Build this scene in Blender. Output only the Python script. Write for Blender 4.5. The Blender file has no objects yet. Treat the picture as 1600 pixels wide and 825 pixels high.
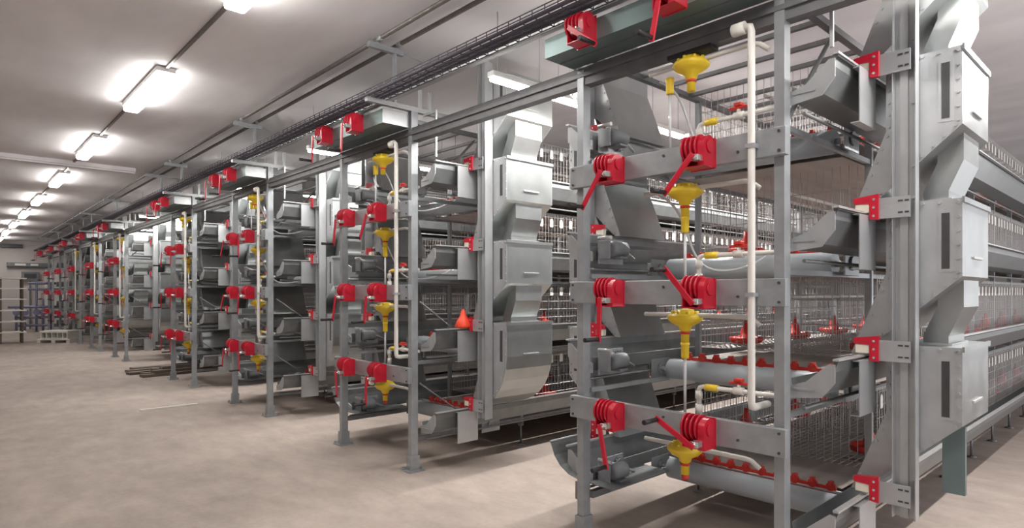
import bpy, bmesh, math, random
from mathutils import Vector, Matrix
random.seed(7)
S = bpy.context.scene
C = S.collection
PI = math.pi

# ------------------------------------------------------------------ camera
H = 1.5
YAW = math.radians(42.55)
cam_d = bpy.data.cameras.new('camera')
cam = bpy.data.objects.new('camera', cam_d)
C.objects.link(cam)
cam.location = (0, 0, H)
cam.rotation_euler = (PI/2, 0, -YAW)
cam_d.sensor_width = 36
cam_d.lens = 36*964/1600
cam_d.shift_y = 44.5/1600
cam_d.clip_start = 0.05
cam_d.clip_end = 200
S.camera = cam

# ------------------------------------------------------------------ materials
def mat(name, col, rough=0.5, metal=0.0, var=0.0, scale=8.0, bump=0.0, col2=None, spec=0.5, stretch=(1, 1, 1), detail=6.0, rvar=0.0):
    m = bpy.data.materials.new(name)
    m.use_nodes = True
    nt = m.node_tree
    b = nt.nodes['Principled BSDF']
    b.inputs['Base Color'].default_value = (*col, 1)
    b.inputs['Roughness'].default_value = rough
    b.inputs['Metallic'].default_value = metal
    b.inputs['Specular IOR Level'].default_value = spec
    if var or bump or col2 or rvar:
        tc = nt.nodes.new('ShaderNodeTexCoord')
        mp = nt.nodes.new('ShaderNodeMapping')
        mp.inputs['Scale'].default_value = stretch
        nt.links.new(tc.outputs['Object'], mp.inputs['Vector'])
        n = nt.nodes.new('ShaderNodeTexNoise')
        n.inputs['Scale'].default_value = scale
        n.inputs['Detail'].default_value = detail
        nt.links.new(mp.outputs['Vector'], n.inputs['Vector'])
        r = nt.nodes.new('ShaderNodeValToRGB')
        c2 = col2 or tuple(max(0, c*(1-var)) for c in col)
        c1 = tuple(min(1, c*(1+var)) for c in col) if not col2 else col
        r.color_ramp.elements[0].position = 0.3
        r.color_ramp.elements[1].position = 0.7
        r.color_ramp.elements[0].color = (*c2, 1)
        r.color_ramp.elements[1].color = (*c1, 1)
        nt.links.new(n.outputs['Fac'], r.inputs['Fac'])
        nt.links.new(r.outputs['Color'], b.inputs['Base Color'])
        if rvar:
            mr = nt.nodes.new('ShaderNodeMapRange')
            mr.inputs['To Min'].default_value = max(0.05, rough-rvar)
            mr.inputs['To Max'].default_value = min(1, rough+rvar)
            nt.links.new(n.outputs['Fac'], mr.inputs['Value'])
            nt.links.new(mr.outputs['Result'], b.inputs['Roughness'])
        if bump:
            bp = nt.nodes.new('ShaderNodeBump')
            bp.inputs['Strength'].default_value = bump
            bp.inputs['Distance'].default_value = 0.02
            nt.links.new(n.outputs['Fac'], bp.inputs['Height'])
            nt.links.new(bp.outputs['Normal'], b.inputs['Normal'])
    return m

M = {}
M['galv'] = mat('galvanized_steel', (.325, .34, .35), .42, .45, .10, 14, rvar=.08)
M['galv_light'] = mat('bright_galvanized_sheet', (.43, .44, .447), .36, .45, .07, 9, rvar=.07)
M['rail_shade'] = mat('shaded_rail_steel', (.17, .17, .175), .5, .4, .14, 12)  # gantry rail: its shadow is put into the base colour
M['galv_mid'] = mat('shaded_trough_steel', (.21, .22, .222), .42, .5, .12, 10, rvar=.08)  # steel tone lowered to carry the shade on the troughs' sloped undersides
M['sheet'] = mat('hopper_sheet', (.42, .44, .437), .32, .85, .08, 7, rvar=.08)
M['galv_dark'] = mat('dull_galvanized_steel', (.20, .20, .21), .5, .5, .14, 12, rvar=.08)
M['teal'] = mat('grey_green_sheet', (.16, .215, .215), .42, .45, .10, 6)
M['red'] = mat('red_paint', (.50, .008, .028), .33, 0, .05, 20)
M['red_plastic'] = mat('red_plastic', (.55, .03, .02), .42, 0, .08, 20)
M['orange'] = mat('orange_red_plastic', (.75, .06, .02), .4, 0, .05, 16)
M['yellow'] = mat('yellow_plastic', (.80, .56, .03), .38, 0, .06, 16)
M['pvc'] = mat('white_pvc', (.68, .655, .605), .4, 0, .03, 12)
M['cream'] = mat('cream_nylon', (.74, .68, .56), .5, 0, .04, 12)
M['black'] = mat('black_rubber', (.015, .015, .015), .5, 0, .1, 20)
M['slot'] = mat('dark_slot', (.05, .05, .05), .4, 0, .1, 20)
M['chrome'] = mat('chrome', (.72, .72, .70), .22, .85, .03, 20)
M['roller'] = mat('grey_roller_tube', (.44, .48, .51), .34, 0, .05, 5)
M['belt'] = mat('grey_brown_belt', (.36, .32, .29), .6, 0, .14, 3, stretch=(.3, 3, 1))
M['wire'] = mat('cage_wire', (.42, .40, .39), .45, .5, .06, 20)
M['rod'] = mat('zinc_rod', (.50, .495, .49), .35, .5, .05, 20)
M['hose'] = mat('clear_hose', (.62, .64, .64), .2, 0, .03, 12)
M['cable'] = mat('dark_cable', (.075, .07, .09), .55, 0, .12, 20)
M['pipe'] = mat('steel_gas_pipe', (.16, .145, .135), .45, .4, .15, 12)
M['wood'] = mat('dark_plank', (.13, .10, .08), .8, 0, .3, 4, stretch=(1, 12, 6))
M['purple'] = mat('blue_grey_pipe', (.20, .20, .30), .5, .2, .1, 10)
M['pale_plate'] = mat('pale_finish', (.72, .69, .64), .5, 0, .04, 10)
M['panelgrey'] = mat('electrical_grey', (.16, .17, .18), .5, 0, .1, 10)
M['wall'] = mat('painted_wall', (.50, .46, .44), .85, 0, .06, 1.5)
M['door'] = mat('white_door', (.75, .74, .72), .6, 0, .03, 3)
def lampmat(name, strength, col=(1, .97, .92)):
    m = bpy.data.materials.new(name); m.use_nodes = True
    nt = m.node_tree; b = nt.nodes['Principled BSDF']
    b.inputs['Base Color'].default_value = (.9, .9, .9, 1)
    b.inputs['Emission Color'].default_value = (*col, 1)
    b.inputs['Emission Strength'].default_value = strength
    return m
M['lamp'] = lampmat('lit_tube', 20)
M['glass'] = mat('sight_tube_plastic', (.62, .63, .64), .15, 0, .02, 10)

def floor_mat():
    m = bpy.data.materials.new('dusty_concrete'); m.use_nodes = True
    nt = m.node_tree; b = nt.nodes['Principled BSDF']
    tc = nt.nodes.new('ShaderNodeTexCoord')
    def noise(scale, det, st):
        mp = nt.nodes.new('ShaderNodeMapping'); mp.inputs['Scale'].default_value = st
        nt.links.new(tc.outputs['Object'], mp.inputs['Vector'])
        n = nt.nodes.new('ShaderNodeTexNoise'); n.inputs['Scale'].default_value = scale
        n.inputs['Detail'].default_value = det; n.inputs['Roughness'].default_value = .62
        nt.links.new(mp.outputs['Vector'], n.inputs['Vector']); return n
    n1 = noise(.55, 8, (1, 1, 1)); n2 = noise(5, 8, (1, .5, 1)); n3 = noise(28, 6, (1, 1, 1))
    r1 = nt.nodes.new('ShaderNodeValToRGB')
    r1.color_ramp.elements[0].position = .32; r1.color_ramp.elements[0].color = (.29, .238, .207, 1)
    r1.color_ramp.elements[1].position = .68; r1.color_ramp.elements[1].color = (.40, .332, .29, 1)
    nt.links.new(n1.outputs['Fac'], r1.inputs['Fac'])
    def mul(a, n, lo, hi):
        r = nt.nodes.new('ShaderNodeMapRange'); r.inputs['From Min'].default_value = .3; r.inputs['From Max'].default_value = .7
        r.inputs['To Min'].default_value = lo; r.inputs['To Max'].default_value = hi
        nt.links.new(n.outputs['Fac'], r.inputs['Value'])
        x = nt.nodes.new('ShaderNodeMix'); x.data_type = 'RGBA'; x.blend_type = 'MULTIPLY'; x.inputs['Factor'].default_value = 1
        nt.links.new(a, x.inputs['A']); nt.links.new(r.outputs['Result'], x.inputs['B'])
        return x.outputs['Result']
    c = mul(r1.outputs['Color'], n2, .80, 1.08)
    c = mul(c, n3, .93, 1.04)
    nt.links.new(c, b.inputs['Base Color'])
    b.inputs['Roughness'].default_value = .82
    bp = nt.nodes.new('ShaderNodeBump'); bp.inputs['Strength'].default_value = .25; bp.inputs['Distance'].default_value = .01
    nt.links.new(n2.outputs['Fac'], bp.inputs['Height']); nt.links.new(bp.outputs['Normal'], b.inputs['Normal'])
    return m
M['floor'] = floor_mat()
M['ceiling'] = mat('ceiling_board', (.84, .82, .84), .8, 0, 0, 1.1, col2=(.66, .64, .66), stretch=(1.6, .6, 1))

# ------------------------------------------------------------------ mesh builder
class MB:
    def __init__(s): s.bm = bmesh.new()
    def verts(s, pts): return [s.bm.verts.new(p) for p in pts]
    def box(s, x0, x1, y0, y1, z0, z1, bev=0):
        if x0 > x1: x0, x1 = x1, x0
        if y0 > y1: y0, y1 = y1, y0
        if z0 > z1: z0, z1 = z1, z0
        v = s.verts([(x0,y0,z0),(x1,y0,z0),(x1,y1,z0),(x0,y1,z0),(x0,y0,z1),(x1,y0,z1),(x1,y1,z1),(x0,y1,z1)])
        fs = [s.bm.faces.new([v[i] for i in q]) for q in ((0,3,2,1),(4,5,6,7),(0,1,5,4),(1,2,6,5),(2,3,7,6),(3,0,4,7))]
        if bev:
            es = list({e for f in fs for e in f.edges})
            bmesh.ops.bevel(s.bm, geom=es, offset=bev, segments=2, affect='EDGES', profile=.5)
        return s
    def prism(s, poly, axis, a0, a1):
        # poly in the two remaining axes in order; axis 0: (y,z), 1: (x,z), 2: (x,y)
        def P(p, a):
            return (a, p[0], p[1]) if axis == 0 else (p[0], a, p[1]) if axis == 1 else (p[0], p[1], a)
        A = s.verts([P(p, a0) for p in poly]); B = s.verts([P(p, a1) for p in poly])
        n = len(poly)
        fs = [s.bm.faces.new(A[::-1]), s.bm.faces.new(B)]
        for i in range(n):
            fs.append(s.bm.faces.new((A[i], A[(i+1) % n], B[(i+1) % n], B[i])))
        bmesh.ops.recalc_face_normals(s.bm, faces=fs)
        return s
    def cyl(s, p0, p1, r, seg=12, r1=None, caps=True, smooth=True):
        p0, p1 = Vector(p0), Vector(p1); d = (p1-p0)
        if d.length < 1e-6: return s
        q = d.to_track_quat('Z', 'Y').to_matrix()
        r1 = r if r1 is None else r1
        A = []; B = []
        for i in range(seg):
            t = 2*PI*i/seg; c = q @ Vector((math.cos(t), math.sin(t), 0))
            A.append(s.bm.verts.new(p0+c*r)); B.append(s.bm.verts.new(p1+c*r1))
        for i in range(seg):
            f = s.bm.faces.new((A[i], A[(i+1) % seg], B[(i+1) % seg], B[i])); f.smooth = smooth
        if caps: s.bm.faces.new(A[::-1]); s.bm.faces.new(B)
        return s
    def tube(s, pts, r, seg=10):
        pts = [Vector(p) for p in pts]; n = len(pts); rings = []
        prev = None
        for i, p in enumerate(pts):
            d = (pts[min(i+1, n-1)]-pts[max(i-1, 0)]).normalized()
            if prev is None:
                q = d.to_track_quat('Z', 'Y').to_matrix(); u = q @ Vector((1, 0, 0))
            else:
                u = (prev-d*prev.dot(d)).normalized()
            prev = u; w = d.cross(u)
            rings.append([s.bm.verts.new(p+(u*math.cos(2*PI*k/seg)+w*math.sin(2*PI*k/seg))*r) for k in range(seg)])
        for a, b in zip(rings, rings[1:]):
            for k in range(seg):
                f = s.bm.faces.new((a[k], a[(k+1) % seg], b[(k+1) % seg], b[k])); f.smooth = True
        s.bm.faces.new(rings[0][::-1]); s.bm.faces.new(rings[-1])
        return s
    def lathe(s, prof, loc=(0, 0, 0), axis='Z', seg=24):
        lx = Vector(loc); rings = []
        def P(r, h, t):
            c, k = math.cos(t)*r, math.sin(t)*r
            return lx+(Vector((c, k, h)) if axis == 'Z' else Vector((h, c, k)) if axis == 'X' else Vector((k, h, c)))
        for r, h in prof:
            rings.append([s.bm.verts.new(P(max(r, 1e-4), h, 2*PI*i/seg)) for i in range(seg)])
        for a, b in zip(rings, rings[1:]):
            for i in range(seg):
                f = s.bm.faces.new((a[i], a[(i+1) % seg], b[(i+1) % seg], b[i])); f.smooth = True
        s.bm.faces.new(rings[0][::-1]); s.bm.faces.new(rings[-1])
        return s
    def sheet(s, line, x0, x1, t=.004, axis=0):
        # thin bent sheet: polyline in the plane across `axis`, thickness t
        n = len(line); off = []
        for i in range(n):
            a = Vector(line[max(i-1, 0)]); b = Vector(line[min(i+1, n-1)])
            d = (b-a).normalized(); off.append((line[i][0]-d.y*t, line[i][1]+d.x*t))
        return s.prism(list(line)+off[::-1], axis, x0, x1)
    def wire(s, a, b, r=.002):
        return s.cyl(a, b, r, 4, caps=False, smooth=False)
    def mesh(s, name, m, mirror=None):
        if mirror is not None:   # mirror in y about the given value
            for v in s.bm.verts: v.co.y = 2*mirror-v.co.y
        bmesh.ops.recalc_face_normals(s.bm, faces=s.bm.faces)
        me = bpy.data.meshes.new(name); s.bm.to_mesh(me); s.bm.free()
        me.materials.append(M[m] if isinstance(m, str) else m)
        return me

def bez(p0, p1, p2, p3, n=14):
    p0, p1, p2, p3 = map(Vector, (p0, p1, p2, p3)); o = []
    for i in range(n+1):
        t = i/n; o.append(p0*(1-t)**3+p1*3*t*(1-t)**2+p2*3*t*t*(1-t)+p3*t**3)
    return o

def thing(name, label, cat, loc=(0, 0, 0), group=None, rot=(0, 0, 0), data=None):
    o = bpy.data.objects.new(name, data); C.objects.link(o)
    o.location = loc; o.rotation_euler = rot
    if data is None: o.empty_display_size = .1
    o['label'] = label; o['category'] = cat
    if group: o['group'] = group
    return o
def part(name, me, parent, loc=(0, 0, 0), rot=(0, 0, 0), label=None):
    o = bpy.data.objects.new(name, me); C.objects.link(o)
    o.parent = parent; o.location = loc; o.rotation_euler = rot
    if label: o['label'] = label
    return o
def structure(name, me, loc=(0, 0, 0)):
    o = bpy.data.objects.new(name, me); C.objects.link(o); o.location = loc; o['kind'] = 'structure'
    return o
CACHE = {}
def cached(key, fn):
    if key not in CACHE: CACHE[key] = fn()
    return CACHE[key]

# ------------------------------------------------------------------ setting
XF = 2.9           # plane of the end posts
W = 1.226          # distance between the two posts of a row
ROWS = [1.28, 4.395, 7.51, 10.61, 15.6, 18.7, 21.85, 24.95, 28.05]
ROWN = ['nearest cage row', 'second cage row', 'third cage row', 'fourth cage row', 'fifth cage row', 'sixth cage row', 'seventh cage row', 'eighth cage row', 'farthest cage row']
ZT = [.50, 1.19, 1.89, 2.59]
ZG = [.535, 1.215, 1.90, 2.59]
TIER = ['bottom', 'second', 'third', 'top']
XE = 12.0
CEIL = 3.585
YB = 32.0

structure('floor', MB().box(-3, 24, -4, YB+.2, -.2, 0).mesh('floor', 'floor'))
structure('ceiling', MB().box(-3, 24, -4, YB+.2, CEIL, CEIL+.15).mesh('ceiling', 'ceiling'))
structure('wall_back', MB().box(-3, 24, YB, YB+.2, 0, CEIL).mesh('wall_back', 'wall'))
structure('wall_right', MB().box(23.8, 24, -4, YB, 0, CEIL).mesh('wall_right', 'wall'))
structure('wall_left', MB().box(-3, -2.8, -4, YB, 0, CEIL).mesh('wall_left', 'wall'))
structure('trim_1', MB().box(-2.8, 2.35, 11.9, 12.1, CEIL-.06, CEIL).box(-2.8, 2.35, 11.94, 12.06, CEIL-.085, CEIL-.06).mesh('trim_1', 'ceiling'))
structure('trim_2', MB().box(-2.8, 23.8, YB-.04, YB, CEIL-.12, CEIL).mesh('trim_2', 'wall'))

# ------------------------------------------------------------------ end frames
def channel(mb, x0, x1, y0, y1, z0, z1, t=.004, lip=.012):
    # C-channel standing up, web towards -X, flanges running back, with lips
    mb.box(x0, x0+t, y0, y1, z0, z1)
    mb.box(x0+t, x1, y0, y0+t, z0, z1); mb.box(x0+t, x1, y1-t, y1, z0, z1)
    mb.box(x1-t, x1, y0+t, y0+lip, z0, z1); mb.box(x1-t, x1, y1-lip, y1-t, z0, z1)
def bolts_x(mb, pts, x, r=.008, h=.008):
    for y, z in pts: mb.cyl((x, y, z), (x-h, y, z), r, 6, smooth=False)

def post_mesh(top):
    mb = MB(); channel(mb, -.03, .035, -.024, .024, .02, top)
    mb.box(-.024, .028, -.008, .008, .02, top)
    return mb.mesh('post', 'galv')
def foot_mesh():
    mb = MB().box(-.075, .075, -.07, .07, 0, .012)
    mb.box(-.042, -.036, -.034, .034, .012, .13).box(.040, .046, -.034, .034, .012, .13)
    mb.box(-.036, .040, -.034, -.028, .012, .13).box(-.036, .040, .028, .034, .012, .13)
    for x in (-.06, .06):
        for y in (-.055, .055): mb.cyl((x, y, .012), (x, y, .035), .009, 6, smooth=False)
    return mb.mesh('foot_plate', 'galv')
def beam_mesh():
    mb = MB().box(-.075, -.035, -.05, W+.045, -.066, .066, .004)
    return mb.mesh('cross_beam', 'galv')
def beam_bolts():
    mb = MB()
    bolts_x(mb, [(-.02, .045), (-.02, -.045), (W+.02, .045), (W+.02, -.045), (.18, -.02), (.6, .03)], -.075, .007, .007)
    return mb.mesh('bolt', 'slot')
BEAMZ = [.805, 1.5, 2.2]
for i, yn in enumerate(ROWS):
    f = thing('end_frame', 'grey steel two-post end frame with three crossbeams, %s' % ROWN[i], 'steel frame', (XF, yn, 0), 'head-end frames of the cage rows')
    for v, top in ((0, 3.02), (W, 2.86)):
        p = part('post', cached(('post', top), lambda: post_mesh(top)), f, (0, v, 0))
        part('foot_plate', cached('foot', foot_mesh), p)
    for z in BEAMZ:
        b = part('cross_beam', cached('beam', beam_mesh), f, (0, 0, z))
        part('bolt', cached('beambolts', beam_bolts), b, label='dark bolt heads')
    # arm and bracket carrying the ceiling pipes
    def arm():
        mb = MB(); mb.box(-.44, .42, -.02, .02, 3.02, 3.06)
        mb.box(.06, .085, -.012, .012, 3.06, 3.22).box(.16, .185, -.012, .012, 3.06, 3.22)
        return mb.mesh('cross_arm', 'galv_light')
    part('cross_arm', cached('arm', arm), f)
    def tb():
        mb = MB(); mb.box(-.19, -.165, -.015, .015, 3.06, 3.46)
        mb.box(-.42, -.1, -.02, .02, 3.46, 3.505); mb.cyl((-.1, 0, 3.48), (.1, 0, 3.47), .007, 8)
        mb.cyl((-.34, 0, 3.505), (-.34, 0, 3.515), .02, 8).cyl((-.16, 0, 3.505), (-.16, 0, 3.515), .02, 8)
        return mb.mesh('pipe_bracket', 'galv')
    part('pipe_bracket', cached('tb', tb), f)
    if i in (3, 5): part('pipe_bracket', cached('tb', tb), f, (0, W, 0))
    def hang():
        mb = MB().box(.10, .115, -.19, -.175, 2.63, 3.0).box(.10, .115, -.19, .0, 3.0, 3.02)
        return mb.mesh('hanger_rod', 'galv_light')
    part('hanger_rod', cached('hang', hang), f)

# gantry pieces running the length of the aisle
thing('gantry_rail', 'long shade-toned steel rail along the tops of all the row frames', 'rail', (XF, 0, 2.83), data=
      MB().box(-.02, .0, .3, 29.4, -.06, .05).box(0, .05, .3, 29.4, .035, .05).box(0, .05, .3, 29.4, -.06, -.045).box(-.035, -.02, .3, 29.4, -.012, .012).mesh('gantry_rail', 'rail_shade'))
thing('light_rail', 'long pale steel strip rail beside the dark cable tray', 'rail', (2.67, 0, 3.08), data=
      MB().box(-.02, .02, .4, 29.4, -.02, .02, .003).mesh('light_rail', 'galv_light'))
tray = thing('cable_tray', 'long dark wire basket cable tray under the ceiling', 'cable tray', (2.54, 0, 3.06))
mb = MB()
for x, z in ((-.09, .04), (-.09, .02), (-.09, 0), (-.045, 0), (0, 0), (.045, 0), (.09, 0), (.09, .02), (.09, .04)):
    mb.wire((x, .4, z), (x, 29.4, z), .004)
y = .4
while y < 29.4:
    mb.wire((-.09, y, .04), (-.09, y, 0), .004); mb.wire((-.09, y, 0), (.09, y, 0), .004); mb.wire((.09, y, 0), (.09, y, .04), .004)
    y += .1
part('wire_basket', mb.mesh('wire_basket', 'cable'), tray)
for k, x in enumerate((-.055, .0, .05)):
    part('cable', MB().cyl((x, .4, .018), (x, 29.4, .018), .012, 8).mesh('cable', 'cable'), tray)
for k, (x, lab) in enumerate(((2.56, 'dark steel pipe under the ceiling, the one farther from the cages'), (2.74, 'dark steel pipe under the ceiling, the one closer to the cages'))):
    p = thing('ceiling_pipe', lab, 'pipe', (x, 0, 3.533))
    part('pipe_run', MB().cyl((0, .5, 0), (0, 29.3, 0), .018, 12).mesh('pipe_run', 'pipe'), p)
    for yn in ROWS[1:]:
        part('sleeve', cached('sleeve', lambda: MB().cyl((0, -.06, 0), (0, .0, 0), .022, 12).mesh('sleeve', 'galv_light')), p, (0, yn-.02, 0))

# teal boxes above the frames; the teal holds the shadow of the underside
def teal_box():
    mb = MB()
    mb.box(2.62, 2.875, .02, W+.06, 2.885, 2.89); mb.box(2.62, 2.625, .02, W+.06, 2.89, 3.0)
    mb.box(2.625, 2.875, W+.055, W+.06, 2.89, 3.0)
    return mb.mesh('pan', 'teal')
for i, yn in enumerate(ROWS):
    t = thing('winch_box', 'grey-green sheet metal box above the head end of the %s' % ROWN[i], 'sheet metal box', (0, yn, 0), 'sheet boxes above the frames')
    part('pan', cached('teal', teal_box), t)
    part('end_plate', cached('tealend', lambda: MB().box(2.62, 2.875, .012, .02, 2.885, 3.0).mesh('end_plate', 'galv_light')), t, label='end plate lightened for reflected light')  # lighter sheet here paints the lamp light reflected by the box end
    part('seam_strip', cached('tealseam', lambda: MB().box(2.74, 2.752, .03, W+.05, 2.879, 2.885).mesh('seam_strip', 'galv_dark')), t)

# ------------------------------------------------------------------ winches
def arc(cx, cz, r, a0, a1, n):
    return [(cx+r*math.cos(math.radians(a0+(a1-a0)*k/n)), cz+r*math.sin(math.radians(a0+(a1-a0)*k/n))) for k in range(n+1)]
def w_cover():
    # rounded gear cover: profile in x,z
    poly = [(0, -.085), (-.115, -.085)] + arc(-.06, .02, .06, 180, 20, 12) + [(0, .04)]
    mb = MB().prism(poly, 1, -.072, -.034)
    mb.cyl((-.06, -.072, .02), (-.06, -.08, .02), .035, 20)
    return mb.mesh('gear_cover', 'red')
def w_base():
    mb = MB().box(-.006, 0, -.075, .075, -.09, .075)
    mb.prism([(0, -.085), (-.105, -.085), (-.105, -.03), (-.06, .03), (0, .05)], 1, .062, .068)
    mb.box(-.105, 0, -.034, .062, -.085, -.079)
    return mb.mesh('back_plate', 'red')
def w_drum():
    mb = MB().cyl((-.06, -.034, .02), (-.06, .066, .02), .034, 20)
    for y in (-.022, .006, .034, .060): mb.cyl((-.06, y-.005, .022), (-.06, y+.005, .022), .07, 28)
    return mb.mesh('drum', 'red')
def w_hub():
    mb = MB().cyl((-.113, -.04, -.048), (-.2, -.04, -.048), .011, 14)
    mb.box(-.165, -.113, -.062, -.018, -.064, -.032, .003)
    mb.cyl((-.165, -.04, -.048), (-.18, -.04, -.048), .016, 6, smooth=False)
    return mb.mesh('drive_shaft', 'chrome')
def w_arm():   # along +z from the shaft
    return MB().box(-.006, .006, -.015, .015, -.018, .245, .003).mesh('crank_arm', 'red')
def w_handle():
    mb = MB().cyl((-.004, 0, .228), (-.125, 0, .228), .012, 14, r1=.0135)
    return mb.mesh('crank_handle', 'black')
def w_cap():
    return MB().cyl((-.125, 0, .228), (-.13, 0, .228), .008, 12).mesh('end_cap', 'chrome')
def winch(loc, label, ang, group, rot=(0, 0, 0)):
    t = thing('hand_winch', label, 'hand winch', loc, group, rot)
    t.scale = (.93, .93, .93)
    part('back_plate', cached('wb', w_base), t)
    part('gear_cover', cached('wc', w_cover), t)
    part('drum', cached('wd', w_drum), t)
    part('drive_shaft', cached('wh', w_hub), t, label='silver drive shaft')
    a = part('crank_arm', cached('wa', w_arm), t, (-.195, -.04, -.048), (math.radians(ang), 0, 0))
    h = part('crank_handle', cached('wk', w_handle), a, label='black grip')
    return t
# crank angle: 0 = up, positive turns the arm towards the far side (left in the photo ... -x rotation)
ANG0 = {(0, 0): -168, (0, 1): 62, (1, 0): 178, (1, 1): 42, (2, 0): 145, (2, 1): 138}
BN = ['bottom', 'middle', 'upper']
for i, yn in enumerate(ROWS):
    for k, z in enumerate(BEAMZ):
        for s, v in ((0, .926), (1, .365)):
            a = ANG0[(k, s)] if i == 0 else random.choice([170, 178, -172, 165, 150])
            lab = 'red hand winch on the %s beam of the %s, %s one' % (BN[k], ROWN[i], 'left' if s == 0 else 'right')
            w = winch((XF-.075, yn+v, z), lab, -a, 'red hand winches on the crossbeams')
    for s, v in ((0, .96), (1, .40)):
        a = [-128, 168][s] if i == 0 else 175
        lab = 'red hand winch on the grey-green box above the %s, %s one' % (ROWN[i], 'left' if s == 0 else 'right')
        winch((2.62, yn+v, 2.945), lab, -a, 'red hand winches on the top boxes')

# ------------------------------------------------------------------ water regulators and pipes
def reg_body():
    prof = [(.022, -.14), (.022, -.075), (.03, -.07), (.036, -.05), (.075, -.03), (.094, -.010), (.096, .004), (.086, .016), (.05, .026), (.046, .042), (.02, .046)]
    mb = MB().lathe(prof, seg=28)
    for k in range(8):
        t = 2*PI*k/8; mb.cyl((.066*math.cos(t), .066*math.sin(t), .016), (.066*math.cos(t), .066*math.sin(t), .034), .009, 8)
    return mb.mesh('diaphragm_body', 'yellow')
def reg_neck():
    return MB().lathe([(.018, -.225), (.021, -.215), (.021, -.155), (.024, -.15), (.024, -.138)], seg=18).mesh('outlet', 'yellow')
def reg_ring(): return MB().lathe([(.0245, -.092), (.027, -.09), (.027, -.08), (.0245, -.078)], seg=20).mesh('ring', 'red_plastic')
def reg_tube(): return MB().cyl((0, 0, -.52), (0, 0, -.222), .008, 10).mesh('sight_tube', 'glass')
def reg_pipe(): return MB().tube([(.02, -.41, -.03), (.01, -.37, .005), (0, -.34, .012), (0, .26, .012)], .0125, 12).mesh('water_tube', 'pvc')
RZ = [.65, 1.365, 2.05, 2.7]
for i, yn in enumerate(ROWS[:7]):
    for k, z in enumerate(RZ):
        t = thing('pressure_regulator', 'yellow water regulator of the %s, %s' % (ROWN[i], ['below the bottom beam', 'below the middle beam', 'below the upper beam', 'topmost, under the gantry rail'][k]), 'water regulator', (XF+(.07 if k < 3 else .0), yn+(.56 if k < 3 else .48), z), 'yellow water regulators')
        part('diaphragm_body', cached('rb', reg_body), t)
        part('water_tube', cached('rp', reg_pipe), t, label='white water tube')
        part('ring', cached('rr', reg_ring), t, label='red ring')
        if k:
            part('outlet', cached('rn', reg_neck), t, (0, 0, 0) if k < 3 else (0, .13, .1))
            part('sight_tube', cached('rt', reg_tube), t, (0, 0, 0) if k < 3 else (0, .13, .1), label='clear thin sight tube')
        else:
            part('outlet', cached('rn0', lambda: MB().lathe([(.016, -.17), (.02, -.165), (.02, -.14)], seg=16).mesh('outlet', 'red_plastic')), t, label='red outlet')
        if k == 3:
            part('mount_bracket', cached('rmb', lambda: MB().box(-.03, .05, -.13, .13, .05, .075, .004).mesh('mount_bracket', 'black')), t, label='black mounting bracket')
    # riser
    t = thing('riser_pipe', 'tall white plastic riser pipe in front of the %s' % ROWN[i], 'water pipe', (XF-.1, yn+.1, 0), 'white riser pipes')
    part('pipe_run', cached('ris', lambda: MB().tube([(0, .03, 2.76), (0, .006, 2.755), (0, 0, 2.73), (0, 0, .98), (.005, 0, .96), (.03, 0, .955), (.17, 0, .955)], .0175, 14).mesh('pipe_run', 'pvc')), t)
    part('end_fitting', cached('risc', lambda: MB().lathe([(.03, .03), (.03, .09), (.026, .095)], (0, 0, 2.76), 'Y', 20).mesh('end_fitting', 'pvc')), t)
    for z in (2.19, 1.49): part('pipe_clip', cached('risl', lambda: MB().box(-.022, .03, -.022, .022, -.01, .01).mesh('pipe_clip', 'galv_light')), t, (0, 0, z))
    for k, z in enumerate(BEAMZ):
        t = thing('feed_water_pipe', 'white water pipe with yellow joint above the %s beam, %s' % (BN[k], ROWN[i]), 'water pipe', (XF+.06, yn, z+.07), 'white water pipes behind the beams')
        def fp(): return MB().tube([(0, .47, -.05), (0, .47, .1), (0, .462, .12), (0, .445, .125), (0, .0, .125)], .0125, 12).mesh('pipe_run', 'pvc')
        part('pipe_run', cached('fp', fp), t)
        part('elbow', cached('fpe', lambda: MB().cyl((0, .47, -.02), (0, .47, .03), .019, 14).cyl((0, .47, .06), (0, .47, .1), .019, 14).mesh('elbow', 'pvc')), t)
        part('joint', cached('fpj', lambda: MB().cyl((0, .36, .125), (0, .43, .125), .018, 14).mesh('joint', 'yellow')), t, label='yellow joint')
        vh = part('valve_body', cached('fpv', lambda: MB().cyl((0, .22, .125), (0, .27, .125), .02, 14).cyl((0, .245, .125), (0, .245, .16), .01, 10).mesh('valve_body', 'pvc')), t)
        part('valve_handle', cached('fph', lambda: MB().box(-.012, .012, .195, .295, .158, .172, .005).box(-.02, .02, .225, .265, .172, .19, .004).mesh('valve_handle', 'red_plastic')), vh, label='red lever')

# ------------------------------------------------------------------ masts and hoppers
VM = -.385
def mast_mesh():
    mb = MB()
    mb.box(3.37, 3.376, VM-.045, VM+.045, .43, 3.45)
    mb.box(3.33, 3.376, VM-.049, VM-.045, .43, 3.45); mb.box(3.33, 3.376, VM+.045, VM+.049, .43, 3.45)
    mb.box(3.355, 3.37, VM-.012, VM+.022, .43, 3.45)
    mb.box(3.376, 3.42, VM-.04, VM+.04, .43, 3.45)
    mast_bolts(mb)
    return mb
def mast_bolts(mb):
    for z in (.62, .93, 1.06, 1.38, 1.66, 1.95, 2.1, 2.4, 2.7, 2.9): mb.cyl((3.37, VM-.03, z), (3.36, VM-.03, z), .009, 8)
def br_plate():
    mb = MB().box(3.318, 3.328, VM-.03, -.28, -.045, .055)
    return mb
def br_slots():
    mb = MB()
    for z in (-.025, .03):
        mb.box(3.316, 3.319, VM+.0, VM+.02, z, z+.008); mb.box(3.316, 3.319, VM-.025, VM-.008, z, z+.008)
    return mb
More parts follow.
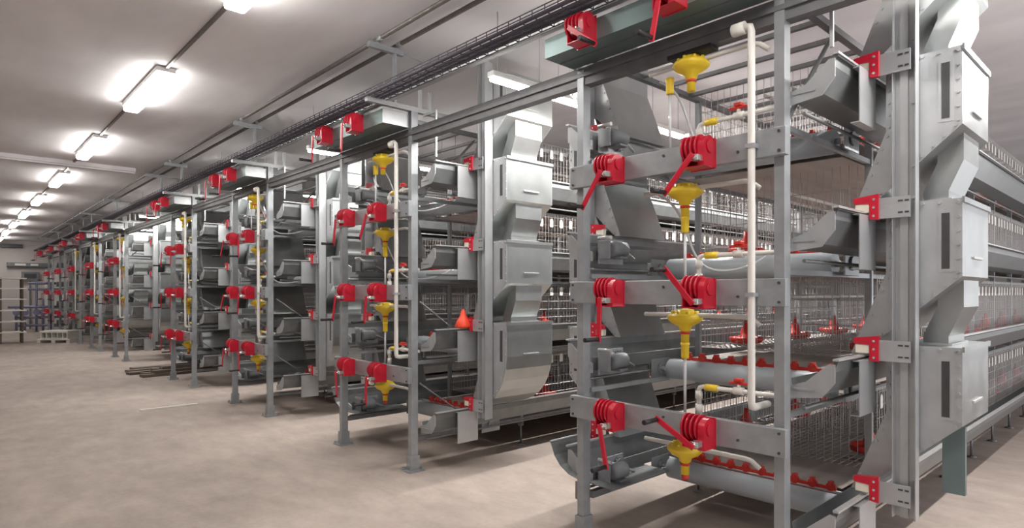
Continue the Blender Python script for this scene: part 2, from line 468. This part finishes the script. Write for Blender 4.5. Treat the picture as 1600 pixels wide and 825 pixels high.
def br_red():
    mb = MB().prism([(-.175, .035), (-.175, .062), (-.285, .075), (-.285, -.05), (-.245, -.045), (-.245, .03)], 0, 3.305, 3.33)
    return mb
def br_dots():
    mb = MB()
    for z in (.05, .01, -.03): mb.cyl((3.306, -.265, z), (3.301, -.265, z), .006, 8)
    return mb
def br_block(): return MB().box(3.31, 3.345, -.245, -.18, -.012, .033, .004)

def hop_poly(kind):
    top = .745
    if kind == 'round':
        return [(-.594, top), (-.283, top), (-.283, .405), (-.123, 0), (-.167, 0)] + [(-.167-.427*math.sin(math.radians(a)), .46-.46*math.cos(math.radians(a))) for a in range(12, 91, 13)]
    return [(-.594, top), (-.283, top), (-.283, .405), (-.123, 0), (-.167, 0), (-.594, .385)]
X0, X1 = 3.43, 3.97
def hop_shell(kind):
    mb = MB().prism(hop_poly(kind), 0, X0+.002, X1-.002)
    # folded lip round the top
    mb.box(X0-.008, X1+.008, -.604, -.594, .725, .75); mb.box(X0-.008, X1+.008, -.283, -.273, .725, .75)
    return mb
def hop_end(kind, x):
    P = hop_poly(kind)
    cx = sum(p[0] for p in P)/len(P); cz = sum(p[1] for p in P)/len(P)
    Q = [(p[0], p[1]) for p in P]
    return MB().prism(Q, 0, x-.003, x+.003)
def hop_rivets(x, kind, mb):
    P = hop_poly(kind); n = len(P)
    ar = sum(P[i][0]*P[(i+1) % n][1]-P[(i+1) % n][0]*P[i][1] for i in range(n))
    for i in range(n):
        a, b = Vector(P[i]), Vector(P[(i+1) % n]); L = (b-a).length
        if L < .08: continue
        d = (b-a)/L; nr = Vector((-d.y, d.x))*(1 if ar > 0 else -1)
        m = max(2, int(L/.055))
        for k in range(m):
            p = a+d*(.02+(L-.04)*k/(m-1))+nr*.014
            mb.cyl((x, p.x, p.y), (x-.006, p.x, p.y), .008, 6)
    return mb
def hop_slot(): return MB().box(X0-.006, X0-.003, -.545, -.515, .42, .68)
def hop_frame():
    mb = MB()
    mb.box(X0-.005, X0-.002, -.56, -.50, .405, .42); mb.box(X0-.005, X0-.002, -.56, -.50, .68, .695)
    for v in (-.56, -.512): mb.box(X0-.005, X0-.002, v, v+.012, .42, .68)
    return mb
def hop_handle():
    return MB().box(3.62, 3.8, -.604, -.594, .47, .482, .002)
def hop_chute():
    poly = [(-.575, .48), (-.47, .42), (-.47, .24), (-.41, .1), (-.41, .035), (-.515, .035), (-.515, .1), (-.575, .24)]
    return MB().prism(poly, 0, 3.55, 3.86)
def hop_chute_flange():
    return MB().box(3.54, 3.87, -.53, -.395, .055, .064)

def mk(key, fn, m, name, far):
    return cached((key, far), lambda: fn().mesh(name, m, mirror=W/2 if far else None))
HN = ['lowest', 'second lowest', 'third lowest', 'top']
for i, yn in enumerate(ROWS):
    for far in (0, 1):
        if far and i > 3: continue
        side = 'far' if far else 'near'
        t = thing('hopper_mast', 'vertical steel mast holding the %s-side feed hoppers of the %s' % (side, ROWN[i]), 'steel mast', (0, yn, 0), 'hopper masts')
        part('channel', mk('mast', mast_mesh, 'galv_light', 'channel', far), t)
        for k, z in enumerate(ZT):
            z = ZG[k]
            b = part('guide_bracket', mk('brp', br_plate, 'galv_light', 'guide_bracket', far), t, (0, 0, z))
            part('slot', mk('brs', br_slots, 'slot', 'slot', far), b)
            r = part('guard', mk('brr', br_red, 'red', 'guard', far), t, (0, 0, z), label='red angle guard')
            part('rivet', mk('brd', br_dots, 'chrome', 'rivet', far), r)
            part('slider', mk('brb', br_block, 'cream', 'slider', far), t, (0, 0, z), label='cream slider block')
        for k, z in enumerate(ZT):
            kind = 'round' if (k == 0 and i > 0) else 'flat'
            h = thing('feed_hopper', 'grey feed hopper, %s on the %s side of the %s' % (HN[k], side, ROWN[i]), 'feed hopper', (0, yn, z), 'feed hoppers on the cage rows')
            part('body', mk('hs'+kind, lambda: hop_shell(kind), 'sheet', 'body', far), h)
            part('end_plate', mk('he0'+kind, lambda: hop_rivets(X0-.003, kind, hop_end(kind, X0)), 'galv_light', 'end_plate', far), h)
            part('end_plate', mk('he1'+kind, lambda: hop_end(kind, X1), 'galv_light', 'end_plate', far), h)
            s = part('sight_slot', mk('hsl', hop_slot, 'slot', 'sight_slot', far), h, label='dark sight slot')
            part('slot_frame', mk('hsf', hop_frame, 'galv_light', 'slot_frame', far), s)
            part('handle', mk('hh', hop_handle, 'rod', 'handle', far), h)
            if k:
                c = part('chute', mk('hc', hop_chute, 'sheet', 'chute', far), h)
                part('flange', mk('hcf', hop_chute_flange, 'galv_light', 'flange', far), c)
            elif not far and i == 0:
                part('guide_plate', mk('hg', lambda: MB().box(3.5, 3.506, -.59, -.50, .05, .37).box(3.506, 3.53, -.59, -.584, .05, .37), 'teal', 'guide_plate', far), h, label='dark hanging guide plate')

# ------------------------------------------------------------------ feed troughs
def trough(x1):
    line = [(-.215, -.012), (-.2, 0), (-.2, -.055), (-.145, -.165), (-.02, -.185), (-.005, -.1)]
    return MB().sheet(line, XF+.09, x1, .004)
def tr_rim(x1): return MB().box(XF+.08, x1, -.222, -.196, -.004, .006)
def tr_end():
    return MB().prism([(-.0, -.195), (.0, -.135), (-.075, -.11), (-.178, -.02), (-.205, -.02), (-.205, -.105), (-.148, -.178)], 0, XF+.082, XF+.09).box(XF+.075, XF+.083, -.12, -.02, -.15, -.142)
def tr_sup():
    return MB().box(3.19, 3.41, -.242, -.237, -.28, -.015).box(3.19, 3.41, -.237, -.20, -.28, -.275).box(3.19, 3.41, -.237, -.21, -.02, -.015)
def tr_rod(x1):
    return MB().cyl((XF+.1, -.06, -.24), (x1, -.06, -.24), .009, 8)
for i, yn in enumerate(ROWS):
    x1 = [XE, XE, 9, 8, 7, 6, 6, 6, 6][i]
    for far in (0, 1):
        if far and i > 3: continue
        side = 'far' if far else 'near'
        for k, z in enumerate(ZT):
            t = thing('feed_trough', 'long steel feed trough, %s tier, %s side of the %s' % (TIER[k], side, ROWN[i]), 'feed trough', (0, yn, z), 'feed troughs')
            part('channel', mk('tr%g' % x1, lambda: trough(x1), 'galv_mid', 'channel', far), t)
            part('rim', mk('trr%g' % x1, lambda: tr_rim(x1), 'rod', 'rim', far), t)
            part('end_plate', mk('tre', tr_end, 'galv_light', 'end_plate', far), t)
            part('support_plate', mk('trs', tr_sup, 'galv_light', 'support_plate', far), t, label='upright support plate')
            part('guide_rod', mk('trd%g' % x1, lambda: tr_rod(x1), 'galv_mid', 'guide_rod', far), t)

# ------------------------------------------------------------------ rollers, scrapers, belts
XR = 3.75
for i, yn in enumerate(ROWS[:6]):
    for k, zt in enumerate(ZT):
        z = zt-.227
        t = thing('belt_roller', 'thick grey manure belt roller across the %s, %s tier' % (ROWN[i], TIER[k]), 'roller', (XR, yn, z), 'grey belt rollers')
        part('tube', cached('ro', lambda: MB().cyl((0, .07, 0), (0, W-.07, 0), .07, 32).mesh('tube', 'roller')), t)
        part('shaft', cached('rosh', lambda: MB().cyl((0, -.02, 0), (0, .07, 0), .018, 14).cyl((0, W-.07, 0), (0, W+.02, 0), .018, 14).mesh('shaft', 'chrome')), t)
        for q, v in enumerate((-.02, W+.012)):
            part('bearing_plate', cached('robp', lambda: MB().box(-.11, .11, 0, .008, -.07, .07, .003).cyl((0, -.012, 0), (0, 0, 0), .04, 16).mesh('bearing_plate', 'galv')), t, (0, v, 0))
        def scr():
            mb = MB().box(-.006, .006, .1, W-.1, -.03, .012)
            v = .13
            while v < W-.12:
                mb.cyl((-.012, v, .012), (.012, v, .012), .026, 12); mb.box(-.02, .02, v-.012, v+.012, .02, .045, .003); v += .105
            return mb.mesh('blade', 'red_plastic')
        s = thing('belt_scraper', 'red toothed scraper strip above the roller of the %s, %s tier' % (ROWN[i], TIER[k]), 'scraper', (XR+.10, yn, z+.07), 'red belt scrapers')
        part('blade', cached('scr', scr), s)
        part('scraper_rod', cached('scrr', lambda: MB().cyl((0, -.02, -.015), (0, W+.02, -.015), .01, 8).mesh('scraper_rod', 'rod')), s)
        x1 = [XE, XE, 9, 8, 7, 6][i]
        thing('manure_belt', 'flat grey-brown belt under the cages of the %s, %s tier' % (ROWN[i], TIER[k]), 'conveyor belt', (0, yn, z), 'manure belts', data=
              cached(('belt', x1), lambda: MB().box(XR+.16, x1, .09, W-.09, .062, .066).box(XR+.16, x1, .09, W-.09, -.062, -.058).mesh('manure_belt', 'belt')))

# ------------------------------------------------------------------ base rails with legs and uprights
CL = .9
XC = 4.2
for i, yn in enumerate(ROWS):
    x1 = [XE, XE, 9, 8, 7, 6, 6, 6, 6][i]
    t = thing('cage_framework', 'steel rails, uprights and short feet carrying the cages of the %s' % ROWN[i], 'steel frame', (0, yn, 0), 'cage frameworks')
    for v in (.03, W-.03):
        part('bottom_rail', cached(('br', x1), lambda: MB().box(XF+.03, x1, -.02, .02, .235, .275).mesh('bottom_rail', 'galv_dark')), t, (0, v, 0))
        part('top_rail', cached(('trl', x1), lambda: MB().box(XF+.05, x1, -.02, .02, 2.93, 2.965).mesh('top_rail', 'galv_dark')), t, (0, v, 0))
        for k in range(3):
            part('tier_rail', cached(('tir', x1), lambda: MB().box(XF+.03, x1, -.012, .012, -.014, .014).mesh('tier_rail', 'galv')), t, (0, v, ZT[k+1]-.29))
        x = XC-.02; n = 0
        while x < x1:
            u = part('upright', cached('upr', lambda: MB().box(-.015, .015, -.02, .02, .2, 2.95).mesh('upright', 'galv')), t, (x, v, 0))
            part('foot', cached('ft', lambda: MB().cyl((0, 0, .012), (0, 0, .2), .01, 10).lathe([(.04, 0), (.04, .008), (.015, .016)], seg=14).box(-.02, .02, -.02, .02, .19, .235).mesh('foot', 'galv_dark')), u, label='dark screw foot')
            x += CL
    def crossbars():
        mb = MB(); x = XF+.25
        while x < x1:
            mb.box(x-.015, x+.015, .05, W-.05, 2.94, 2.965); x += .3
        return mb.mesh('roof_bars', 'galv_dark')
    part('roof_bars', cached(('rf', x1), crossbars), t)
    part('end_brace', cached('ebr', lambda: MB().tube([(XF+.1, .04, 2.3), (XF+.7, .04, 2.9)], .012, 8).mesh('end_brace', 'galv_mid')), t)
    if i: 
        for z in (.3, 1.0): part('end_brace', cached('ebr2', lambda: MB().tube([(XF+.1, .04, .42), (XF+.7, .04, 0)], .007, 8).mesh('end_brace', 'galv_mid')), t, (0, 0, z))

# ------------------------------------------------------------------ cages
def grille_front():
    mb = MB()
    x = 0.03
    while x < CL-.01:
        mb.wire((x, 0, -.1), (x, 0, .42), .0022); x += .045
    for z in (-.1, -.02, .06, .14, .22, .30, .38, .42): mb.wire((.02, 0, z), (CL-.02, 0, z), .0026)
    return mb.mesh('front_grille', 'wire')
def pale_plate():  # pale disc standing in for light that shows through a feed opening
    pr = [(-.022, .28), (.022, .28)] + [(.022*math.cos(math.radians(a)), .345+.022*math.sin(math.radians(a))) for a in range(0, 181, 30)]
    return MB().prism(pr, 1, -.008, -.004).mesh('feed_opening_light', 'pale_plate')
def cfloor():
    mb = MB(); v = .04
    while v < W-.03:
        mb.wire((.01, v, -.1), (CL-.01, v, -.1), .0022); v += .045
    x = .03
    while x < CL: mb.wire((x, .03, -.102), (x, W-.03, -.102), .0022); x += .075
    return mb.mesh('floor_grid', 'wire')
def cpart():
    mb = MB(); v = .05
    while v < W-.03:
        mb.wire((0, v, -.1), (0, v, .42), .0022); v += .05
    for z in (-.06, .1, .26, .42): mb.wire((0, .03, z), (0, W-.03, z), .0026)
    return mb.mesh('partition', 'wire')
def cback():
    mb = MB(); x = .03
    while x < CL: mb.wire((x, W/2, -.1), (x, W/2, .42), .002); x += .05
    for z in (0, .2, .42): mb.wire((.02, W/2, z), (CL-.02, W/2, z), .0026)
    return mb.mesh('middle_grille', 'wire')
def cdrink():
    return MB().cyl((.0, W/2-.08, .28), (CL, W/2-.08, .28), .012, 8).cyl((.0, W/2+.08, .28), (CL, W/2+.08, .28), .012, 8).mesh('water_line', 'pvc')
def pan_mesh():
    return MB().lathe([(.05, -.02), (.12, .0), (.13, .035), (.118, .04), (.105, .015), (.05, .02), (.04, .09), (.02, .13), (.015, .17)], seg=20).mesh('feed_pan', 'red_plastic')
ORD = ['first', 'second', 'third', 'fourth', 'fifth', 'sixth', 'seventh', 'eighth', 'ninth']
NC = [8, 8, 5, 4, 3, 2, 0, 0, 0]
for i, yn in enumerate(ROWS):
    for k, z in enumerate(ZT):
        for c in range(NC[i]):
            t = thing('wire_cage', 'wire mesh cage, %s tier of the %s, %s from the head end' % (TIER[k], ROWN[i], ORD[c]), 'cage', (XC+c*CL, yn, z), 'wire cages')
            for v in (0, W):
                g = part('front_grille', cached('gf', grille_front), t, (0, v, 0))
                if v == 0 and i < 2:
                    for q in range(6): part('feed_opening_light', cached('fl', pale_plate), g, (.09+.145*q, 0, 0), label='pale oval disc for light through a feed opening')
            part('floor_grid', cached('cf', cfloor), t)
            part('partition', cached('cp', cpart), t)
            part('middle_grille', cached('cb', cback), t)
            part('water_line', cached('cd', cdrink), t, label='white water line')
            if i < 2:
                for far, v in ((0, .17), (1, W-.17)):
                    thing('feed_pan', 'red feed pan, %s side of the %s cage, %s tier, %s' % ('far' if far else 'near', ORD[c], TIER[k], ROWN[i]), 'feed pan', (XC+c*CL+.45, yn+v, z-.08), 'red feed pans in the cages', data=cached('pan', pan_mesh))

# ------------------------------------------------------------------ chain drives at the far trough ends
def cd_plate(): return MB().box(-.0, .25, 0, .006, -.09, .07, .002).box(0, .006, -.09, 0, -.06, .05)
def cd_motor(): return MB().lathe([(.03, -.06), (.05, -.05), (.05, .07), (.035, .085)], (.08, -.08, .0), 'X', 18).box(.05, .13, -.13, -.03, -.06, -.045, .003)
def cd_wheel():
    mb = MB().cyl((.19, -.03, .0), (.19, .0, .0), .05, 20)
    for k in range(14):
        t = 2*PI*k/14; mb.box(.19+.05*math.cos(t)-.007, .19+.05*math.cos(t)+.007, -.022, -.01, .05*math.sin(t)-.007, .05*math.sin(t)+.007)
    return mb
def cd_link(): return MB().tube([(.02, -.05, .06), (.12, -.06, .03), (.3, -.05, -.05)], .009, 8).cyl((.0, -.1, .07), (.0, .0, .07), .012, 10)
for i, yn in enumerate(ROWS[:4]):
    for k in (0, 1, 2, 3):
        t = thing('chain_drive', 'dark gear motor with sprocket behind far post, %s, %s tier' % (ROWN[i], TIER[k]), 'drive unit', (XF+.12, yn+W-.02, ZT[k]-.12), 'trough drives')
        part('bracket', cached('cd1', lambda: cd_plate().mesh('bracket', 'galv')), t)
        part('motor', cached('cd2', lambda: cd_motor().mesh('motor', 'panelgrey')), t, label='dark motor')
        part('sprocket', cached('cd3', lambda: cd_wheel().mesh('sprocket', 'galv_dark')), t)
        part('linkage', cached('cd4', lambda: cd_link().mesh('linkage', 'rod')), t)

def coll():
    L = [(1.535, .52), (1.50, .44), (1.45, .385), (1.38, .345), (1.28, .325), (1.02, .325)]
    return MB().sheet(L, XF+.03, XF+.62, .005).mesh('curved_sheet', 'galv_mid')
for i, yn in enumerate(ROWS[:4]):
    t = thing('collector_chute', 'curved open steel chute low at the far post of the %s' % ROWN[i], 'steel chute', (0, yn, 0), 'curved chutes at the far posts')
    part('curved_sheet', cached('co1', coll), t)
    part('rolled_rim', cached('co2', lambda: MB().cyl((XF+.025, 1.535, .522), (XF+.625, 1.535, .522), .008, 8).mesh('rolled_rim', 'galv')), t)
    part('bracket', cached('co3', lambda: MB().box(XF-.02, XF+.05, W+.02, W+.05, .22, .33).mesh('bracket', 'galv_dark')), t)
t = thing('feed_pan', 'orange-red feed pan resting on the second tier trough end of the second cage row', 'feed pan', (3.28, ROWS[1]-.2, 1.195), data=MB().lathe([(.05, 0), (.07, .004), (.072, .02), (.05, .07), (.03, .1), (.022, .13), (.012, .16)], seg=18).mesh('feed_pan', 'orange'))
# clear hoses in the first rows
for i, yn in enumerate(ROWS[:3]):
    for k, z in ((2, 2.05), (3, 2.70)):
        pts = bez((XF+.1, yn+.74, z), (XF+.15, yn+.55, z-.1), (XF+.2, yn+.66, z-.38), (XF+.35, yn+.55, z-.42)) + bez((XF+.35, yn+.55, z-.42), (XF+.45, yn+.48, z-.44), (XF+.6, yn+.42, z-.4), (XF+.75, yn+.4, z-.3))[1:]
        thing('water_hose', 'thin clear looping water hose inside the %s, %s' % (ROWN[i], 'under the upper beam' if k == 2 else 'at the top tier'), 'hose', (0, 0, 0), 'clear water hoses', data=MB().tube(pts, .007, 8).mesh('water_hose', 'hose'))

# ------------------------------------------------------------------ lamps
def lamp_body(L, w): return MB().box(-w/2, w/2, -L/2, L/2, 0, .045, .006).mesh('fixture', 'door')
def lamp_tube(L, w): return MB().box(-w/2+.008, w/2-.008, -L/2+.01, L/2-.01, -.055, 0, .02).mesh('diffuser', 'lamp')
def area(name, loc, sx, sy, energy, col=(1, .975, .95), rot=(0, 0, 0)):
    l = bpy.data.lights.new(name, 'AREA'); l.shape = 'RECTANGLE'; l.size = sx; l.size_y = sy; l.energy = energy; l.color = col
    o = bpy.data.objects.new(name, l); C.objects.link(o); o.location = loc; o.rotation_euler = rot
    return o
LX = 1.5
AISLE_E, CROSS_E = 60, 44
k = 0; y = .5
LORD = ['partly out of the frame', 'long and brightest', 'second', 'third', 'fourth', 'fifth', 'sixth', 'seventh', 'eighth', 'ninth']
while y < YB-1:
    t = thing('ceiling_lamp', 'lit white strip lamp on the ceiling over the aisle, %s' % (['behind the viewer', 'nearest, at the top edge', 'second nearest', 'third nearest', 'fourth nearest', 'fifth nearest', 'sixth nearest', 'seventh nearest', 'eighth nearest', 'farthest'][k]), 'ceiling lamp', (LX, y, CEIL-.05), 'ceiling lamps over the aisle')
    part('fixture', cached('lb', lambda: lamp_body(1.5, .16)), t)
    part('diffuser', cached('lt', lambda: lamp_tube(1.5, .16)), t)
    area('lamp_light', (LX, y, CEIL-.10), .14, 1.4, AISLE_E)
    y += 3.3; k += 1
thing('lamp_conduit', 'thin dark conduit joining the ceiling lamps', 'conduit', (LX, 0, CEIL-.012), data=MB().box(-.012, .012, -.3, YB, -.012, .012).mesh('lamp_conduit', 'pipe'))
AISLES = [ROWS[0]-.945] + [yn-.945 for yn in ROWS[1:]]
AN = ['to the right of the nearest cage row'] + ['between the %s and the %s' % (ROWN[j-1], ROWN[j]) for j in range(1, 9)]
for j, ya in enumerate(AISLES[:6]):
    n = [5, 12, 4, 3, 2, 2][j]
    for q in range(n):
        t = thing('tube_lamp', 'lit tube lamp %s, %s one' % (AN[j].replace('to the right of', 'beside').replace(' cage row and the ', ' and '), (ORD+['tenth', 'eleventh', 'twelfth'])[q]), 'tube lamp', (2.95+.66*q+.29, ya, 3.09), 'tube lamps between the rows')
        part('fixture', cached('lb2', lambda: MB().box(-.29, .29, -.035, .035, 0, .04, .005).mesh('fixture', 'door')), t)
        part('diffuser', cached('lt2', lambda: MB().box(-.275, .275, -.03, .03, -.03, 0, .01).mesh('diffuser', 'lamp')), t)
        for x in (-.22, .22): part('suspension', cached('sus', lambda: MB().cyl((0, 0, .04), (0, 0, CEIL-3.09), .004, 6).mesh('suspension', 'rod')), t, (x, 0, 0))
    area('lamp_light', (2.95+.33*n, ya, 3.03), .66*n, .06, CROSS_E*n/3)

# ------------------------------------------------------------------ loose things on the floor and at the far wall
def plank(L, w, h): return MB().box(0, L, 0, w, 0, h, .004).mesh('plank', 'wood')
PL = [(2.55, 12.35, 0, 1.3, .16, 8), (2.6, 12.62, 0, 1.5, .18, 5), (2.45, 12.9, 0, 1.4, .16, 10), (2.75, 12.42, .052, 1.2, .16, 12), (2.8, 12.75, .052, 1.3, .18, 4), (2.9, 12.55, .104, 1.2, .16, 7), (2.5, 13.25, 0, 1.5, .2, 6), (2.65, 13.6, 0, 1.4, .2, 9)]
PN = ['front one on the floor', 'middle one on the floor', 'third one on the floor', 'front one of the second layer', 'rear one of the second layer', 'topmost', 'second from the rear', 'last one at the back']
for (x, y, z, L, w, a), n in zip(PL, PN):
    thing('plank', 'dark plank in the floor pile by the fourth row, %s' % n, 'plank', (x, y, z), 'pile of dark planks', (0, 0, math.radians(a)), plank(L, w, .05))
thing('floor_batten', 'thin white batten lying alone on the floor', 'batten', (2.15, 8.94, 0), data=MB().box(-.34, .34, -.02, .014, 0, .018, .003).mesh('floor_batten', 'pvc'), rot=(0, 0, 0))
# white crate pallet
t = thing('plastic_crate', 'low white slotted plastic crate on the floor at the far end', 'crate', (2.55, 22.9, 0), rot=(0, 0, math.radians(-42)))
mb = MB().box(-.42, .42, -.3, .3, 0, .09).box(-.37, .37, -.28, .28, .3, .34)
part('pallet_base', MB().box(-.48, .48, -.3, .3, .08, .12, .01).box(-.48, -.38, -.3, .3, 0, .08).box(.38, .48, -.3, .3, 0, .08).box(-.06, .06, -.3, .3, 0, .08).mesh('pallet_base', 'pvc'), t)
mb = MB().box(-.4, .4, -.27, .27, .12, .15).box(-.42, .42, -.29, .29, .3, .36, .008)
for x in (-.4, -.24, -.08, .08, .24, .37): mb.box(x, x+.03, -.27, .27, .15, .3)
part('slotted_box', mb.mesh('slotted_box', 'pvc'), t)
# shelf rack at the left edge
t = thing('tube_rack', 'tall dark rack with pale shelves at the far left', 'rack', (1.38, 23.6, 0))
for x in (-.2, .3):
    for y in (-.25, .25):
        part('post', cached('rp2', lambda: MB().box(-.025, .025, -.025, .025, 0, 1.95).mesh('post', 'wood')), t, (x, y, 0))
for z in (.3, .62, .95, 1.28, 1.6, 1.9):
    part('shelf', cached('rs2', lambda: MB().box(-.3, .4, -.32, .32, 0, .035, .004).mesh('shelf', 'pale_plate')), t, (0, 0, z))
# pipe manifold before the back wall
t = thing('pipe_manifold', 'blue-grey pipe manifold with valves standing by the far wall', 'pipework', (0, 29.6, 0))
for z, xa, xb in ((.25, 2.0, 4.2), (.55, 1.9, 4.2), (.95, 1.7, 4.2), (1.62, 2.3, 3.5), (1.85, 2.3, 3.5)):
    part('cross_pipe', MB().cyl((xa, 0, z), (xb, 0, z), .045, 12).mesh('cross_pipe', 'purple'), t)
for x, z1 in ((1.95, 1.0), (2.2, .6), (2.55, 1.9), (2.75, 1.25), (3.0, 1.9), (3.3, 1.65), (3.6, 1.9)):
    u = part('standpipe', MB().cyl((x, 0, 0), (x, 0, z1), .04, 12).cyl((x, 0, 0), (x, 0, .02), .08, 12).mesh('standpipe', 'purple'), t)
    part('valve', MB().cyl((x, -.12, .75), (x, .0, .75), .06, 12).cyl((x, -.12, .75), (x, -.14, .75), .12, 16).mesh('valve', 'purple'), u)
t = thing('control_box', 'dark square control box on the far wall', 'control box', (2.55, YB-.12, 1.95))
part('case', MB().box(-.28, .28, 0, .12, 0, .4, .01).mesh('case', 'panelgrey'), t)
part('cable_duct', MB().box(-.03, .03, .06, .12, -1.95, 0).mesh('cable_duct', 'panelgrey'), t)
part('display', MB().box(-.2, .2, -.006, 0, .12, .32).mesh('display', 'slot'), t)
t = thing('wall_heater', 'long dark wall unit high on the far wall', 'wall unit', (2.4, YB-.2, 2.55))
part('case', MB().box(-.6, .8, 0, .2, 0, .16, .01).mesh('case', 'panelgrey'), t)
part('vent', MB().box(-.35, .0, -.008, 0, .04, .12).box(.15, .4, -.008, 0, .04, .12).mesh('vent', 'pvc'), t)
t = thing('upper_vent', 'dark long vent high on the far wall below the ceiling', 'vent', (1.7, YB-.15, 3.3))
part('case', MB().box(-.6, .6, 0, .15, 0, .14, .01).mesh('case', 'slot'), t)
structure('door_1', MB().box(3.1, 3.9, YB-.05, YB, 0.0, 2.5).box(3.05, 3.1, YB-.07, YB, 0, 2.55).box(3.9, 3.95, YB-.07, YB, 0, 2.55).box(3.05, 3.95, YB-.07, YB, 2.5, 2.55).mesh('door_1', 'door'))

# ------------------------------------------------------------------ world, view
w = bpy.data.worlds.new('world'); S.world = w; w.use_nodes = True
bg = w.node_tree.nodes['Background']
bg.inputs['Color'].default_value = (.97, .97, 1, 1)
bg.inputs['Strength'].default_value = 1.15
S.view_settings.view_transform = 'Standard'
S.view_settings.look = 'None'
S.view_settings.gamma = 1
S.view_settings.use_curve_mapping = False
S.view_settings.exposure = 0.80
S.cycles.use_denoising = True
S.cycles.max_bounces = 8
